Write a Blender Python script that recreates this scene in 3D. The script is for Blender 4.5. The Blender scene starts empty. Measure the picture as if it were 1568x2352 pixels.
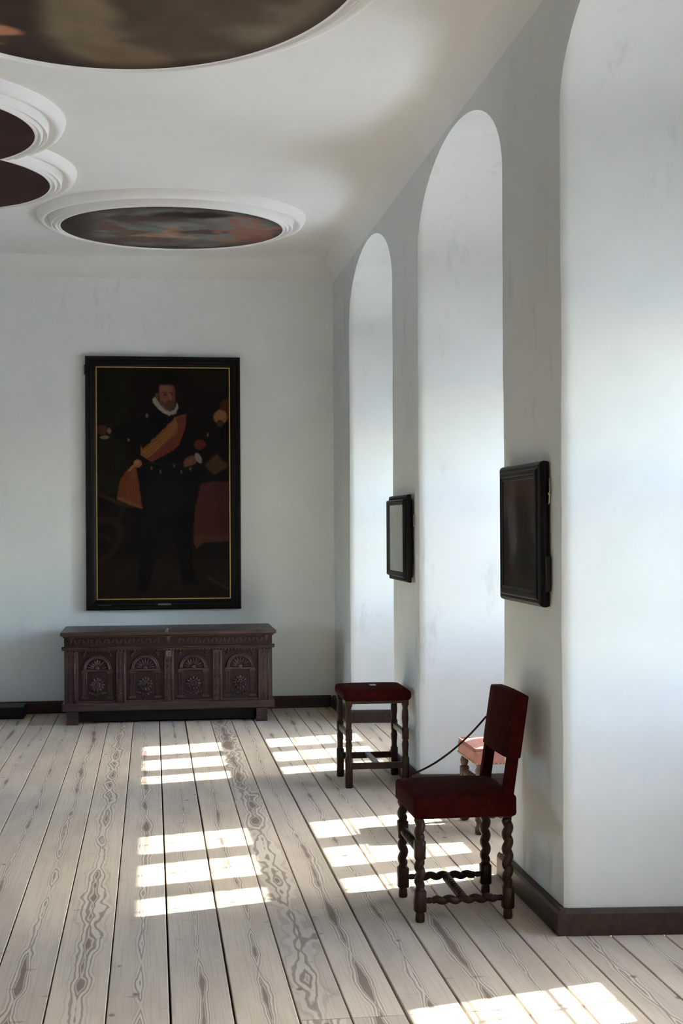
import bpy, bmesh, math, random
import numpy as np
from mathutils import Vector, Matrix
random.seed(7); rng = np.random.default_rng(7)
SC = bpy.context.scene; COL = SC.collection

# ------------------------------------------------------------------ camera
F_PX = 3200.0; YAW = math.atan(435 / F_PX); ROLL = 0.005
cd = bpy.data.cameras.new('camera'); cam = bpy.data.objects.new('camera', cd); COL.objects.link(cam)
cd.sensor_fit = 'VERTICAL'; cd.sensor_height = 36.0; cd.lens = 36.0 * F_PX / 2352
cd.shift_y = -27 / 2352 * -1; cd.clip_start = 0.05; cd.clip_end = 500
cam.matrix_world = (Matrix.Translation((0, 0, 1.55)) @ Matrix.Rotation(-YAW, 4, 'Z')
                    @ Matrix.Rotation(math.pi / 2, 4, 'X') @ Matrix.Rotation(-ROLL, 4, 'Z'))
SC.camera = cam
SC.cycles.adaptive_threshold = 0.06; SC.cycles.caustics_reflective = False; SC.cycles.caustics_refractive = False
# ------------------------------------------------------------------ sky, sun, exposure
SUN_K = 0.77                                                  # sun drop per metre across the room
SUN_DIR = Vector((-1.0, -0.25, -SUN_K)).normalized()          # direction the sunlight travels
SKY_STRENGTH = 5.2; SUN_STRENGTH = 32.0; EXPOSURE = 0.50
w = bpy.data.worlds.new('world'); SC.world = w; w.use_nodes = True
nt = w.node_tree; nt.nodes.clear()
sky = nt.nodes.new('ShaderNodeTexSky'); sky.sky_type = 'NISHITA'; sky.sun_disc = False; sky.dust_density = 1.0; sky.ozone_density = 2.0
sky.sun_elevation = math.asin(-SUN_DIR.z); sky.sun_rotation = math.atan2(-SUN_DIR.x, -SUN_DIR.y)
hs = nt.nodes.new('ShaderNodeHueSaturation'); hs.inputs['Saturation'].default_value = 1.0; hs.inputs['Hue'].default_value = 0.506
bg = nt.nodes.new('ShaderNodeBackground'); bg.inputs['Strength'].default_value = SKY_STRENGTH
wo = nt.nodes.new('ShaderNodeOutputWorld')
nt.links.new(sky.outputs[0], hs.inputs['Color']); nt.links.new(hs.outputs[0], bg.inputs[0]); nt.links.new(bg.outputs[0], wo.inputs[0])
sd = bpy.data.lights.new('sun', 'SUN'); sd.energy = SUN_STRENGTH; sd.angle = math.radians(0.6); sd.color = (1.0, 0.965, 0.91)
so = bpy.data.objects.new('sun', sd); COL.objects.link(so); so.location = (20, 10, 20)
so.rotation_euler = SUN_DIR.to_track_quat('-Z', 'Y').to_euler()
vs = SC.view_settings; vs.view_transform = 'Standard'; vs.look = 'None'; vs.gamma = 1.0; vs.exposure = EXPOSURE; vs.use_curve_mapping = False

# ------------------------------------------------------------------ room dimensions
XR, XL = 1.53, -6.33            # inner faces of the window walls
YB, YF = 11.72, -3.4            # back wall, wall behind the camera
ZC, COVE = 3.80, 0.20           # ceiling height, cove radius
T = 1.27                        # depth of the window niches
WA, WB = 0.98, 0.845            # niche half width at the room and at the window
ZS, RISE = 3.11, 0.46           # springing height and rise of the niche arch
WCL = [8.60]            # the opposite wall has fewer windows
WC = [6.945 + 2.83 * k for k in (-3, -2, -1, 0, 1)]
SILL, CL, CU, TRAN, MUL, STONE = 1.32 * SUN_K, 0.86 * SUN_K, 0.71 * SUN_K, 0.16 * SUN_K, 0.17, 0.20
WIN0, WIN1 = -0.78, 0.80        # window opening relative to the niche centre
ZTOP = SILL + CL + TRAN + CU

# ------------------------------------------------------------------ materials
def srgb(c):
    c = np.asarray(c, float) / 255.0
    return np.where(c <= 0.04045, c / 12.92, ((c + 0.055) / 1.055) ** 2.4)
def new_mat(name):
    m = bpy.data.materials.new(name); m.use_nodes = True
    return m, m.node_tree, m.node_tree.nodes['Principled BSDF']
def N(nt, t, **kw):
    n = nt.nodes.new('ShaderNode' + t)
    for k, v in kw.items():
        if k in n.inputs: n.inputs[k].default_value = v
        else: setattr(n, k, v)
    return n
def math_n(nt, op, a, b=None, c=None):
    n = nt.nodes.new('ShaderNodeMath'); n.operation = op
    for i, v in enumerate((a, b, c)):
        if v is None: continue
        if isinstance(v, (int, float)): n.inputs[i].default_value = v
        else: nt.links.new(v, n.inputs[i])
    return n.outputs[0]
def maprange(nt, v, a, b, c=0.0, d=1.0, smooth=True):
    n = nt.nodes.new('ShaderNodeMapRange'); n.interpolation_type = 'SMOOTHSTEP' if smooth else 'LINEAR'
    nt.links.new(v, n.inputs[0])
    for i, x in enumerate((a, b, c, d)): n.inputs[i + 1].default_value = x
    return n.outputs[0]
def mixc(nt, fac, a, b, mode='MIX'):
    n = nt.nodes.new('ShaderNodeMix'); n.data_type = 'RGBA'; n.blend_type = mode
    for sock, v in ((n.inputs[0], fac), (n.inputs[6], a), (n.inputs[7], b)):
        if isinstance(v, (int, float)): sock.default_value = v
        elif isinstance(v, tuple): sock.default_value = (*v, 1) if len(v) == 3 else v
        else: nt.links.new(v, sock)
    return n.outputs[2]
def scaled(nt, coord, s):
    n = N(nt, 'Mapping'); n.inputs['Scale'].default_value = s
    nt.links.new(coord, n.inputs['Vector']); return n.outputs[0]
def noise(nt, vec, scale, detail=4, rough=0.5):
    n = N(nt, 'TexNoise'); n.inputs['Scale'].default_value = scale; n.inputs['Detail'].default_value = detail
    n.inputs['Roughness'].default_value = rough
    if vec is not None: nt.links.new(vec, n.inputs['Vector'])
    return n.outputs[0]
def bump(nt, b, h, strength, dist):
    n = N(nt, 'Bump'); n.inputs['Strength'].default_value = strength; n.inputs['Distance'].default_value = dist
    nt.links.new(h, n.inputs['Height']); nt.links.new(n.outputs[0], b.inputs['Normal'])

def plaster(name, col, dark, stain=0.0):
    m, nt, b = new_mat(name)
    tc = N(nt, 'TexCoord').outputs['Object']
    n1 = maprange(nt, noise(nt, tc, 1.1, 5, 0.6), 0.42, 0.72)
    c = mixc(nt, n1, col, dark)
    if stain:
        n2 = maprange(nt, noise(nt, scaled(nt, tc, (1, 1, 0.35)), 5.0, 6, 0.65), 0.56, 0.72)
        n3 = maprange(nt, noise(nt, tc, 0.9, 2), 0.46, 0.58)
        c = mixc(nt, math_n(nt, 'MULTIPLY', math_n(nt, 'MULTIPLY', n2, n3), stain), c, tuple(x * 0.55 for x in dark))
    nt.links.new(c, b.inputs['Base Color'])
    b.inputs['Roughness'].default_value = 0.92; b.inputs['Specular IOR Level'].default_value = 0.15
    bump(nt, b, noise(nt, tc, 8, 3, 0.6), 0.2, 0.010)
    return m
M = {}
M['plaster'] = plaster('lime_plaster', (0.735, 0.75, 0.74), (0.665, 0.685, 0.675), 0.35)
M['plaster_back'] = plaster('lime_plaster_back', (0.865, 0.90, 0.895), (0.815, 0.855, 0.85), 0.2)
M['ceiling'] = plaster('ceiling_plaster', (0.845, 0.84, 0.82), (0.805, 0.80, 0.775))
M['stucco'] = plaster('stucco', (0.90, 0.89, 0.87), (0.86, 0.85, 0.83))

M['unseen_dark_wall'] = plaster('unseen_wall_darkened', (0.10, 0.09, 0.08), (0.07, 0.065, 0.055))  # unseen walls made dark to cut bounce light into the room
def wood(name, base, dark, rough=0.45, scale=14, stretch=(1, 1, 0.12), contrast=1.0, spec=0.4):
    m, nt, b = new_mat(name)
    tc = N(nt, 'TexCoord').outputs['Object']
    g = noise(nt, scaled(nt, tc, stretch), scale * 4, 5, 0.6)
    g2 = noise(nt, tc, scale * 0.35, 3)
    f = math_n(nt, 'MULTIPLY', maprange(nt, math_n(nt, 'ADD', math_n(nt, 'MULTIPLY', g, 0.6), math_n(nt, 'MULTIPLY', g2, 0.4)), 0.35, 0.65), contrast)
    nt.links.new(mixc(nt, f, base, dark), b.inputs['Base Color'])
    b.inputs['Roughness'].default_value = rough; b.inputs['Specular IOR Level'].default_value = spec
    bump(nt, b, g, 0.15, 0.002)
    return m
M['oak_dark'] = wood('dark_turned_oak', (0.055, 0.027, 0.016), (0.022, 0.011, 0.007), 0.36, 16, spec=0.2)
M['walnut'] = wood('walnut', (0.13, 0.075, 0.045), (0.06, 0.034, 0.022), 0.3, 16)
M['chest'] = wood('chest_oak_lit', (0.080, 0.045, 0.039), (0.040, 0.022, 0.020), 0.38, 10, (0.12, 1, 1), spec=0.3)  # raised oak lightened, carving highlights put into the colour
M['chest_shaded'] = wood('chest_oak_shaded', (0.036, 0.021, 0.018), (0.022, 0.013, 0.012), 0.5, 12, spec=0.2)  # same oak for body and recesses, shade put into the colour
M['baseboard'] = wood('baseboard_paint', (0.070, 0.042, 0.034), (0.045, 0.026, 0.022), 0.5, 8, (1, .1, 1), spec=0.25)
M['black_frame'] = wood('ebonised_wood', (0.0075, 0.006, 0.0065), (0.004, 0.0035, 0.004), 0.42, 12, spec=0.16)
M['brown_frame'] = wood('dark_brown_frame', (0.012, 0.0075, 0.007), (0.006, 0.0045, 0.0045), 0.38, 12, spec=0.2)

def simple(name, col, rough=0.5, metal=0.0, spec=0.4, nscale=40, var=0.25, sheen=0.0, bumpd=0.0):
    m, nt, b = new_mat(name)
    tc = N(nt, 'TexCoord').outputs['Object']
    n1 = noise(nt, tc, nscale, 4, 0.6)
    nt.links.new(mixc(nt, maprange(nt, n1, 0.3, 0.7), col, tuple(x * (1 - var) for x in col)), b.inputs['Base Color'])
    b.inputs['Roughness'].default_value = rough; b.inputs['Metallic'].default_value = metal; b.inputs['Specular IOR Level'].default_value = spec
    if sheen:
        b.inputs['Sheen Weight'].default_value = sheen; b.inputs['Sheen Roughness'].default_value = 0.4
        b.inputs['Sheen Tint'].default_value = (*[min(1, x * 3 + 0.1) for x in col], 1)
    if bumpd: bump(nt, b, noise(nt, tc, nscale * 6, 3), 0.4, bumpd)
    return m
M['red_velvet'] = simple('dark_red_velvet', (0.042, 0.0052, 0.0042), 0.9, 0, 0.04, 25, 0.35, 0.02, 0.001)
M['pink_leather'] = simple('faded_rose_fabric', (0.50, 0.22, 0.18), 0.6, 0, 0.25, 14, 0.25, 0.05, 0.001)
M['rope'] = simple('red_brown_cord', (0.10, 0.045, 0.04), 0.8, 0, 0.1, 200, 0.4)
M['gilt'] = simple('gilt', (0.62, 0.40, 0.12), 0.42, 0.75, 0.5, 60, 0.3)
M['brass'] = simple('brass', (0.55, 0.48, 0.33), 0.35, 0.9, 0.5, 60, 0.2)
M['iron'] = simple('old_iron', (0.16, 0.15, 0.15), 0.4, 0.7, 0.5, 60, 0.3)
M['paper'] = simple('white_card', (0.82, 0.82, 0.80), 0.7, 0, 0.2, 30, 0.05)
M['black'] = simple('black_lacquer', (0.010, 0.009, 0.010), 0.5, 0, 0.3, 20, 0.3)
M['subfloor'] = simple('dark_subfloor', (0.025, 0.018, 0.014), 0.9, 0, 0.1, 8, 0.3)
M['stone'] = simple('window_stone', (0.42, 0.40, 0.36), 0.85, 0, 0.2, 9, 0.2, 0, 0.003)
M['lead'] = simple('lead_came', (0.10, 0.10, 0.11), 0.5, 0.4, 0.4, 40, 0.2)
M['ground'] = simple('courtyard_gravel', (0.72, 0.70, 0.66), 0.95, 0, 0.1, 3, 0.2)
def mirror_mat():
    m, nt, b = new_mat('old_mirror')
    tc = N(nt, 'TexCoord').outputs['Object']
    nt.links.new(mixc(nt, maprange(nt, noise(nt, tc, 12, 5), 0.4, 0.7), (0.62, 0.63, 0.60), (0.52, 0.53, 0.50)), b.inputs['Base Color'])
    b.inputs['Metallic'].default_value = 1.0; b.inputs['Roughness'].default_value = 0.12
    return m
M['mirror'] = mirror_mat()
def glass_mat():
    m = bpy.data.materials.new('window_glass'); m.use_nodes = True; nt = m.node_tree; nt.nodes.clear()
    o = N(nt, 'OutputMaterial'); t = N(nt, 'BsdfTransparent'); g = N(nt, 'BsdfGlossy'); mx = N(nt, 'MixShader')
    tc = N(nt, 'TexCoord').outputs['Object']
    nt.links.new(mixc(nt, maprange(nt, noise(nt, tc, 5, 3), 0.35, 0.65), (0.97, 0.98, 0.97), (0.90, 0.93, 0.91)), t.inputs[0])
    g.inputs['Roughness'].default_value = 0.03; mx.inputs[0].default_value = 0.06
    nt.links.new(t.outputs[0], mx.inputs[1]); nt.links.new(g.outputs[0], mx.inputs[2]); nt.links.new(mx.outputs[0], o.inputs[0])
    return m
M['glass'] = glass_mat()

def floor_mat():
    m, nt, b = new_mat('scrubbed_pine')
    tc = N(nt, 'TexCoord').outputs['Object']
    oi = N(nt, 'ObjectInfo'); sc_ = N(nt, 'SeparateColor'); nt.links.new(oi.outputs['Color'], sc_.inputs[0])
    rnd = sc_.outputs[1]
    sep = N(nt, 'SeparateXYZ'); nt.links.new(tc, sep.inputs[0])
    u, v = sep.outputs[0], sep.outputs[1]
    off = math_n(nt, 'MULTIPLY', rnd, 57.0)
    def comb(x, y, z):
        c = N(nt, 'CombineXYZ')
        for i, q in enumerate((x, y, z)):
            if isinstance(q, (int, float)): c.inputs[i].default_value = q
            else: nt.links.new(q, c.inputs[i])
        return c.outputs[0]
    wander = math_n(nt, 'MULTIPLY', math_n(nt, 'SUBTRACT', noise(nt, comb(0.0, v, off), 0.5, 2), 0.5), 0.11)
    d = math_n(nt, 'ABSOLUTE', math_n(nt, 'ADD', u, wander))
    # contour field: low along the heart of the board, islands from stretched noise
    n1 = noise(nt, comb(math_n(nt, 'MULTIPLY', u, 10.0), math_n(nt, 'MULTIPLY', v, 3.4), off), 1.0, 2.0, 0.45)
    n0 = noise(nt, comb(0.0, math_n(nt, 'MULTIPLY', v, 0.45), math_n(nt, 'ADD', off, 9.0)), 1.0, 1)
    wide = math_n(nt, 'MULTIPLY', sc_.outputs[0], 50.0)
    fld = math_n(nt, 'ADD', math_n(nt, 'MULTIPLY', d, wide), math_n(nt, 'MULTIPLY', math_n(nt, 'SUBTRACT', n1, 0.5), 1.9))
    fld = math_n(nt, 'ADD', fld, math_n(nt, 'MULTIPLY', math_n(nt, 'SUBTRACT', n0, 0.5), 1.2))
    mask = maprange(nt, fld, 0.25, 0.95, 1.0, 0.0)
    rings = math_n(nt, 'SINE', math_n(nt, 'MULTIPLY', fld, 20.0))
    rings = maprange(nt, rings, -0.2, 0.9)
    heart = maprange(nt, fld, -0.10, 0.02, 1.0, 0.0)
    line = math_n(nt, 'MAXIMUM', math_n(nt, 'MULTIPLY', math_n(nt, 'MULTIPLY', rings, mask), 0.66), math_n(nt, 'MULTIPLY', heart, 0.85))
    halo = math_n(nt, 'MULTIPLY', math_n(nt, 'SUBTRACT', 1.0, rings), math_n(nt, 'MULTIPLY', mask, 0.5))
    fine = noise(nt, comb(math_n(nt, 'MULTIPLY', u, 190.0), math_n(nt, 'MULTIPLY', v, 2.2), off), 1.0, 2, 0.6)
    blot = noise(nt, comb(math_n(nt, 'MULTIPLY', u, 5.0), math_n(nt, 'MULTIPLY', v, 1.1), math_n(nt, 'ADD', off, 3.0)), 1.0, 4, 0.6)
    base = mixc(nt, maprange(nt, blot, 0.35, 0.7), (0.64, 0.545, 0.43), (0.50, 0.425, 0.335))
    base = mixc(nt, math_n(nt, 'MULTIPLY', maprange(nt, fine, 0.48, 0.68), 0.35), base, (0.36, 0.305, 0.26))
    tint = mixc(nt, rnd, (0.87, 0.87, 0.88), (1.02, 1.0, 0.96))
    base = mixc(nt, 1.0, base, tint, 'MULTIPLY')
    col = mixc(nt, halo, base, (0.64, 0.57, 0.47))
    col = mixc(nt, line, col, (0.165, 0.112, 0.082))
    # small knots and dark cross checks
    vo = N(nt, 'TexVoronoi'); vo.inputs['Scale'].default_value = 1.0; vo.inputs['Randomness'].default_value = 1.0
    nt.links.new(comb(math_n(nt, 'MULTIPLY', u, 5.5), math_n(nt, 'MULTIPLY', v, 4.0), off), vo.inputs['Vector'])
    kn = maprange(nt, vo.outputs['Distance'], 0.03, 0.085, 0.75, 0.0)
    col = mixc(nt, kn, col, (0.12, 0.09, 0.075))
    vo2 = N(nt, 'TexVoronoi'); vo2.inputs['Scale'].default_value = 1.0
    nt.links.new(comb(math_n(nt, 'MULTIPLY', u, 4.0), math_n(nt, 'MULTIPLY', v, 12.0), math_n(nt, 'ADD', off, 21.0)), vo2.inputs['Vector'])
    k2 = math_n(nt, 'MULTIPLY', maprange(nt, vo2.outputs['Distance'], 0.04, 0.16, 0.5, 0.0), maprange(nt, blot, 0.45, 0.55))
    col = mixc(nt, k2, col, (0.17, 0.13, 0.105))
    nt.links.new(col, b.inputs['Base Color'])
    b.inputs['Roughness'].default_value = 0.62; b.inputs['Specular IOR Level'].default_value = 0.3
    bump(nt, b, fine, 0.2, 0.001)
    return m
M['floor'] = floor_mat()
def canvas_mat(name, rough=0.5):
    m, nt, b = new_mat(name)
    a = N(nt, 'Attribute'); a.attribute_name = 'paint'
    tc = N(nt, 'TexCoord').outputs['Object']
    n = noise(nt, tc, 90, 3)
    nt.links.new(mixc(nt, 1.0, a.outputs['Color'], mixc(nt, n, (0.85, 0.85, 0.85), (1.1, 1.1, 1.1)), 'MULTIPLY'), b.inputs['Base Color'])
    b.inputs['Roughness'].default_value = rough; b.inputs['Specular IOR Level'].default_value = 0.08
    return m
M['canvas'] = canvas_mat('oil_on_canvas', 0.55); M['canvas_ceiling'] = canvas_mat('ceiling_canvas', 0.7)

# ------------------------------------------------------------------ mesh helpers
def link(o, parent=None):
    COL.objects.link(o)
    if parent: o.parent = parent
    return o
def mesh_obj(name, verts, faces, m, parent=None, smooth=False, loc=(0, 0, 0)):
    me = bpy.data.meshes.new(name); me.from_pydata([tuple(v) for v in verts], [], faces); me.update()
    if smooth: me.polygons.foreach_set('use_smooth', [True] * len(me.polygons))
    me.materials.append(M[m]); o = bpy.data.objects.new(name, me); o.location = loc
    return link(o, parent)
def empty(name, loc=(0, 0, 0), rz=0.0):
    o = bpy.data.objects.new(name, None); o.empty_display_size = 0.05; o.location = loc; o.rotation_euler = (0, 0, rz)
    return link(o)
def tag(o, label, cat, group=None):
    o['label'] = label; o['category'] = cat
    if group: o['group'] = group
    return o
def struct(o): o['kind'] = 'structure'; return o
class MB:
    """collects shapes; build() links them as one mesh object"""
    def __init__(s): s.v = []; s.f = []
    def add(s, v, f):
        k = len(s.v); s.v += [tuple(p) for p in v]; s.f += [tuple(i + k for i in q) for q in f]; return s
    def box(s, x0, x1, y0, y1, z0, z1):
        return s.add([(x0, y0, z0), (x1, y0, z0), (x1, y1, z0), (x0, y1, z0), (x0, y0, z1), (x1, y0, z1), (x1, y1, z1), (x0, y1, z1)],
                     [(0, 3, 2, 1), (4, 5, 6, 7), (0, 1, 5, 4), (1, 2, 6, 5), (2, 3, 7, 6), (3, 0, 4, 7)])
    def loft(s, rings, cap=True, closed=True):
        n = len(rings[0]); v = [p for r in rings for p in r]; f = []
        for i in range(len(rings) - 1):
            for j in range(n if closed else n - 1):
                k = (j + 1) % n
                f.append((i * n + j, i * n + k, (i + 1) * n + k, (i + 1) * n + j))
        if cap: f.append(tuple(range(n - 1, -1, -1))); f.append(tuple((len(rings) - 1) * n + j for j in range(n)))
        return s.add(v, f)
    def tube(s, pts, r, n=8):
        pts = [Vector(p) for p in pts]; rings = []; up = None
        for i, p in enumerate(pts):
            t = (pts[min(i + 1, len(pts) - 1)] - pts[max(i - 1, 0)]).normalized()
            if up is None: up = t.orthogonal().normalized()
            up = (up - t * up.dot(t)).normalized(); b = t.cross(up)
            rr = r[i] if isinstance(r, (list, tuple)) else r
            rings.append([p + (up * math.cos(2 * math.pi * j / n) + b * math.sin(2 * math.pi * j / n)) * rr for j in range(n)])
        return s.loft(rings)
    def sphere(s, c, r, sx=1, sy=1, sz=1, n=8, m=6):
        rings = [[(c[0] + r * sx * math.sin(math.pi * max(.02, min(.98, i / m))) * math.cos(2 * math.pi * j / n),
                   c[1] + r * sy * math.sin(math.pi * max(.02, min(.98, i / m))) * math.sin(2 * math.pi * j / n),
                   c[2] - r * sz * math.cos(math.pi * i / m)) for j in range(n)] for i in range(m + 1)]
        return s.loft(rings)
    def xf(s, mat, start=0):
        s.v[start:] = [tuple(mat @ Vector(p)) for p in s.v[start:]]; return s
    def build(s, name, m, parent=None, smooth=False, loc=(0, 0, 0), bevel=0.0, seg=2, angle=0.6):
        o = mesh_obj(name, s.v, s.f, m, parent, smooth, loc)
        if bevel:
            bm = bmesh.new(); bm.from_mesh(o.data)
            bmesh.ops.recalc_face_normals(bm, faces=bm.faces)
            es = [e for e in bm.edges if len(e.link_faces) == 2 and e.calc_face_angle(0) > angle]
            bmesh.ops.bevel(bm, geom=es, offset=bevel, segments=seg, profile=0.5, affect='EDGES', clamp_overlap=True)
            bm.to_mesh(o.data); bm.free(); o.data.update()
        else:
            bm = bmesh.new(); bm.from_mesh(o.data); bmesh.ops.recalc_face_normals(bm, faces=bm.faces); bm.to_mesh(o.data); bm.free()
        return o
def copy_tree(o, parent=None):
    c = o.copy(); COL.objects.link(c); c.parent = parent
    for ch in list(o.children): copy_tree(ch, c)
    return c
def smooth_angle(o, deg=35):
    me = o.data; me.polygons.foreach_set('use_smooth', [True] * len(me.polygons))
    try: me.set_sharp_from_angle(angle=math.radians(deg))
    except Exception: pass
    return o

# ------------------------------------------------------------------ floor of planks on a dark subfloor
sub = MB().box(XL, XR + T, YF, YB, -0.12, -0.045).build('floor', 'subfloor'); struct(sub)
gaps = [0.05, 0.25, 0.449, 0.612, 0.788, 0.978, 1.172, 1.362, XR]
left = [-0.152, -0.345, -0.54, -0.765]
x = -0.765
while x > XL + 0.3: x -= random.uniform(0.18, 0.225); left.append(x)
left[-1] = XL
gaps = sorted(left) + gaps
thick = {0.05: .007, 0.25: .008, 0.788: .008, 0.978: .006}
def plank(x0, x1, y0, y1, g0=0.004, g1=0.004):
    cx, cy = (x0 + x1) / 2, (y0 + y1) / 2; a = x0 + g0 / 2 - cx; b = x1 - g1 / 2 - cx; e = 0.0025; hy = (y1 - y0) / 2 - 0.0012
    z = random.uniform(-0.0015, 0.0); zz = z - 0.044
    v = [(a, -hy, zz), (b, -hy, zz), (b, hy, zz), (a, hy, zz), (a, -hy, z - e), (b, -hy, z - e), (b, hy, z - e), (a, hy, z - e),
         (a + e, -hy + .001, z), (b - e, -hy + .001, z), (b - e, hy - .001, z), (a + e, hy - .001, z)]
    f = [(0, 3, 2, 1)] + [(i, (i + 1) % 4, 4 + (i + 1) % 4, 4 + i) for i in range(4)] + [(4 + i, 4 + (i + 1) % 4, 8 + (i + 1) % 4, 8 + i) for i in range(4)] + [(8, 9, 10, 11)]
    o = mesh_obj('plank', v, f, 'floor', sub, loc=(cx, cy, 0))
    figure = 11 if abs(x0 - .449) < .01 else (15 if abs(x0 + .345) < .01 else random.uniform(24, 42))
    o.color = (figure / 50, random.random(), 0, 1)              # width of the heart figure, seed
    return o
for i in range(len(gaps) - 1):
    x0, x1 = gaps[i], gaps[i + 1]
    g0, g1 = thick.get(x0, .0045), thick.get(x1, .0045)
    j = 4.33 if 0.4 < x0 < 1.1 else random.uniform(-0.5, 3.4)
    cuts = [YF, j, YB]
    if x0 < -1.0: cuts = [YF, j, random.uniform(6.5, 9.5), YB]
    for a, b in zip(cuts, cuts[1:]): plank(x0, x1, a, b, g0, g1)
for c in WC:                                       # the boards run on into the window niches
    xs = [XR, 1.70, 1.90, 2.11, 2.32, 2.55, XR + T]
    for a, b in zip(xs, xs[1:]):
        q = WA - (WA - WB) * ((b - XR) / T) - 0.003
        plank(a, b, c - q, c + q)

for c in WCL:
    for a, b in zip(xs, xs[1:]): plank(XL - (b - XR), XL - (a - XR), c - WB, c + WB)

# ------------------------------------------------------------------ walls with arched niches
def jit(z, k):
    f = max(0.0, min(1.0, (ZS - z) / 0.5)) * max(0.0, min(1.0, z / 0.15))
    return f * (0.006 * math.sin(z * 3.1 + k * 1.7) + 0.004 * math.sin(z * 8.3 + k * 2.9) + 0.0022 * math.sin(z * 23 + k))
ZL = [ZS * i / 56 for i in range(57)]
def arch_z(u): return ZS + RISE * math.sqrt(max(0.0, 1 - u * u))
US = [-math.cos(math.pi * i / 28) for i in range(29)]
def window_wall(name, X, sg, WC, mat='plaster'):
    mb = MB(); ztop = ZC - COVE
    P = lambda t, y, z: (X + sg * t, y, z)
    edges = [YF] + [e for c in WC for e in (c - WA, c + WA)] + [YB]
    for k in range(0, len(edges), 2):              # piers
        y0, y1 = edges[k], edges[k + 1]
        j0 = (lambda z, k=k: jit(z, k)) if k > 0 else (lambda z: 0)
        j1 = (lambda z, k=k: jit(z, k + 1)) if k + 2 < len(edges) else (lambda z: 0)
        rows = [[P(0, y0 + j0(z), z), P(0, y1 + j1(z), z)] for z in [-0.12] + ZL] + [[P(0, y0, ztop), P(0, y1, ztop)]]
        mb.loft(rows, cap=False, closed=False)
    for i, c in enumerate(WC):
        ka, kb = 2 * i + 1, 2 * i + 2
        mb.loft([[P(0, c + u * WA, arch_z(u)), P(0, c + u * WA, ztop)] for u in US], cap=False, closed=False)
        out = [(c - WA + jit(z, ka), c - WB, z) for z in ZL] + [(c + u * WA, c + u * WB, arch_z(u)) for u in US[1:-1]] + [(c + WA + jit(z, kb), c + WB, z) for z in reversed(ZL)]
        mb.loft([[P(0, a, z), P(0.012, a + (c - a) * 0.008, z), P(0.035, a + (b - a) * 0.035 / T + (c - a) * 0.0085, z), P(0.06, a + (b - a) * 0.06 / T + (c - a) * 0.0085, z), P(T, b, z)] for a, b, z in out], cap=False, closed=False)
        ys = sorted(set([c + u * WB for u in US] + [c + WIN0, c + WIN1]))
        for a, b in zip(ys, ys[1:]):               # outer skin of the niche around the window
            za, zb = arch_z((a - c) / WB), arch_z((b - c) / WB)
            if a >= c + WIN0 - 1e-6 and b <= c + WIN1 + 1e-6:
                mb.add([P(T, a, 0), P(T, b, 0), P(T, b, SILL), P(T, a, SILL)], [(0, 1, 2, 3)])
                mb.add([P(T, a, min(ZTOP, za)), P(T, b, min(ZTOP, zb)), P(T, b, zb), P(T, a, za)], [(0, 1, 2, 3)])
            else:
                mb.add([P(T, a, 0), P(T, b, 0), P(T, b, zb), P(T, a, za)], [(0, 1, 2, 3)])
    return struct(smooth_angle(mb.build(name, mat), 30))
window_wall('wall_right', XR, 1, WC); window_wall('wall_left', XL, -1, WCL, 'unseen_dark_wall')
ztop = ZC - COVE
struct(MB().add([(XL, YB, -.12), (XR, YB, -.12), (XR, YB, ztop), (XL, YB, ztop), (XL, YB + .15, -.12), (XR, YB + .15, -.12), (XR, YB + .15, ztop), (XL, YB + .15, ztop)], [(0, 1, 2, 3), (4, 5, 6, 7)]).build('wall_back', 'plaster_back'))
struct(MB().add([(XL, YF, -.12), (XR, YF, -.12), (XR, YF, ztop), (XL, YF, ztop)], [(0, 1, 2, 3)]).build('wall_front', 'unseen_dark_wall'))
mb = MB(); rings = []
for i in range(13):
    a = math.pi / 2 * i / 12; q = COVE * (1 - math.cos(a)); z = ZC - COVE + COVE * math.sin(a)
    rings.append([(XL + q, YF + q, z), (XR - q, YF + q, z), (XR - q, YB - q, z), (XL + q, YB - q, z)])
mb.loft(rings, cap=False); mb.add(rings[-1], [(0, 1, 2, 3)])
struct(smooth_angle(mb.build('ceiling', 'ceiling'), 40))
# ground outside, lit by the sun and sky
struct(MB().add([(-150, -150, -4.5), (150, -150, -4.5), (150, 150, -4.5), (-150, 150, -4.5)], [(0, 1, 2, 3)]).build('ground', 'ground'))

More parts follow.
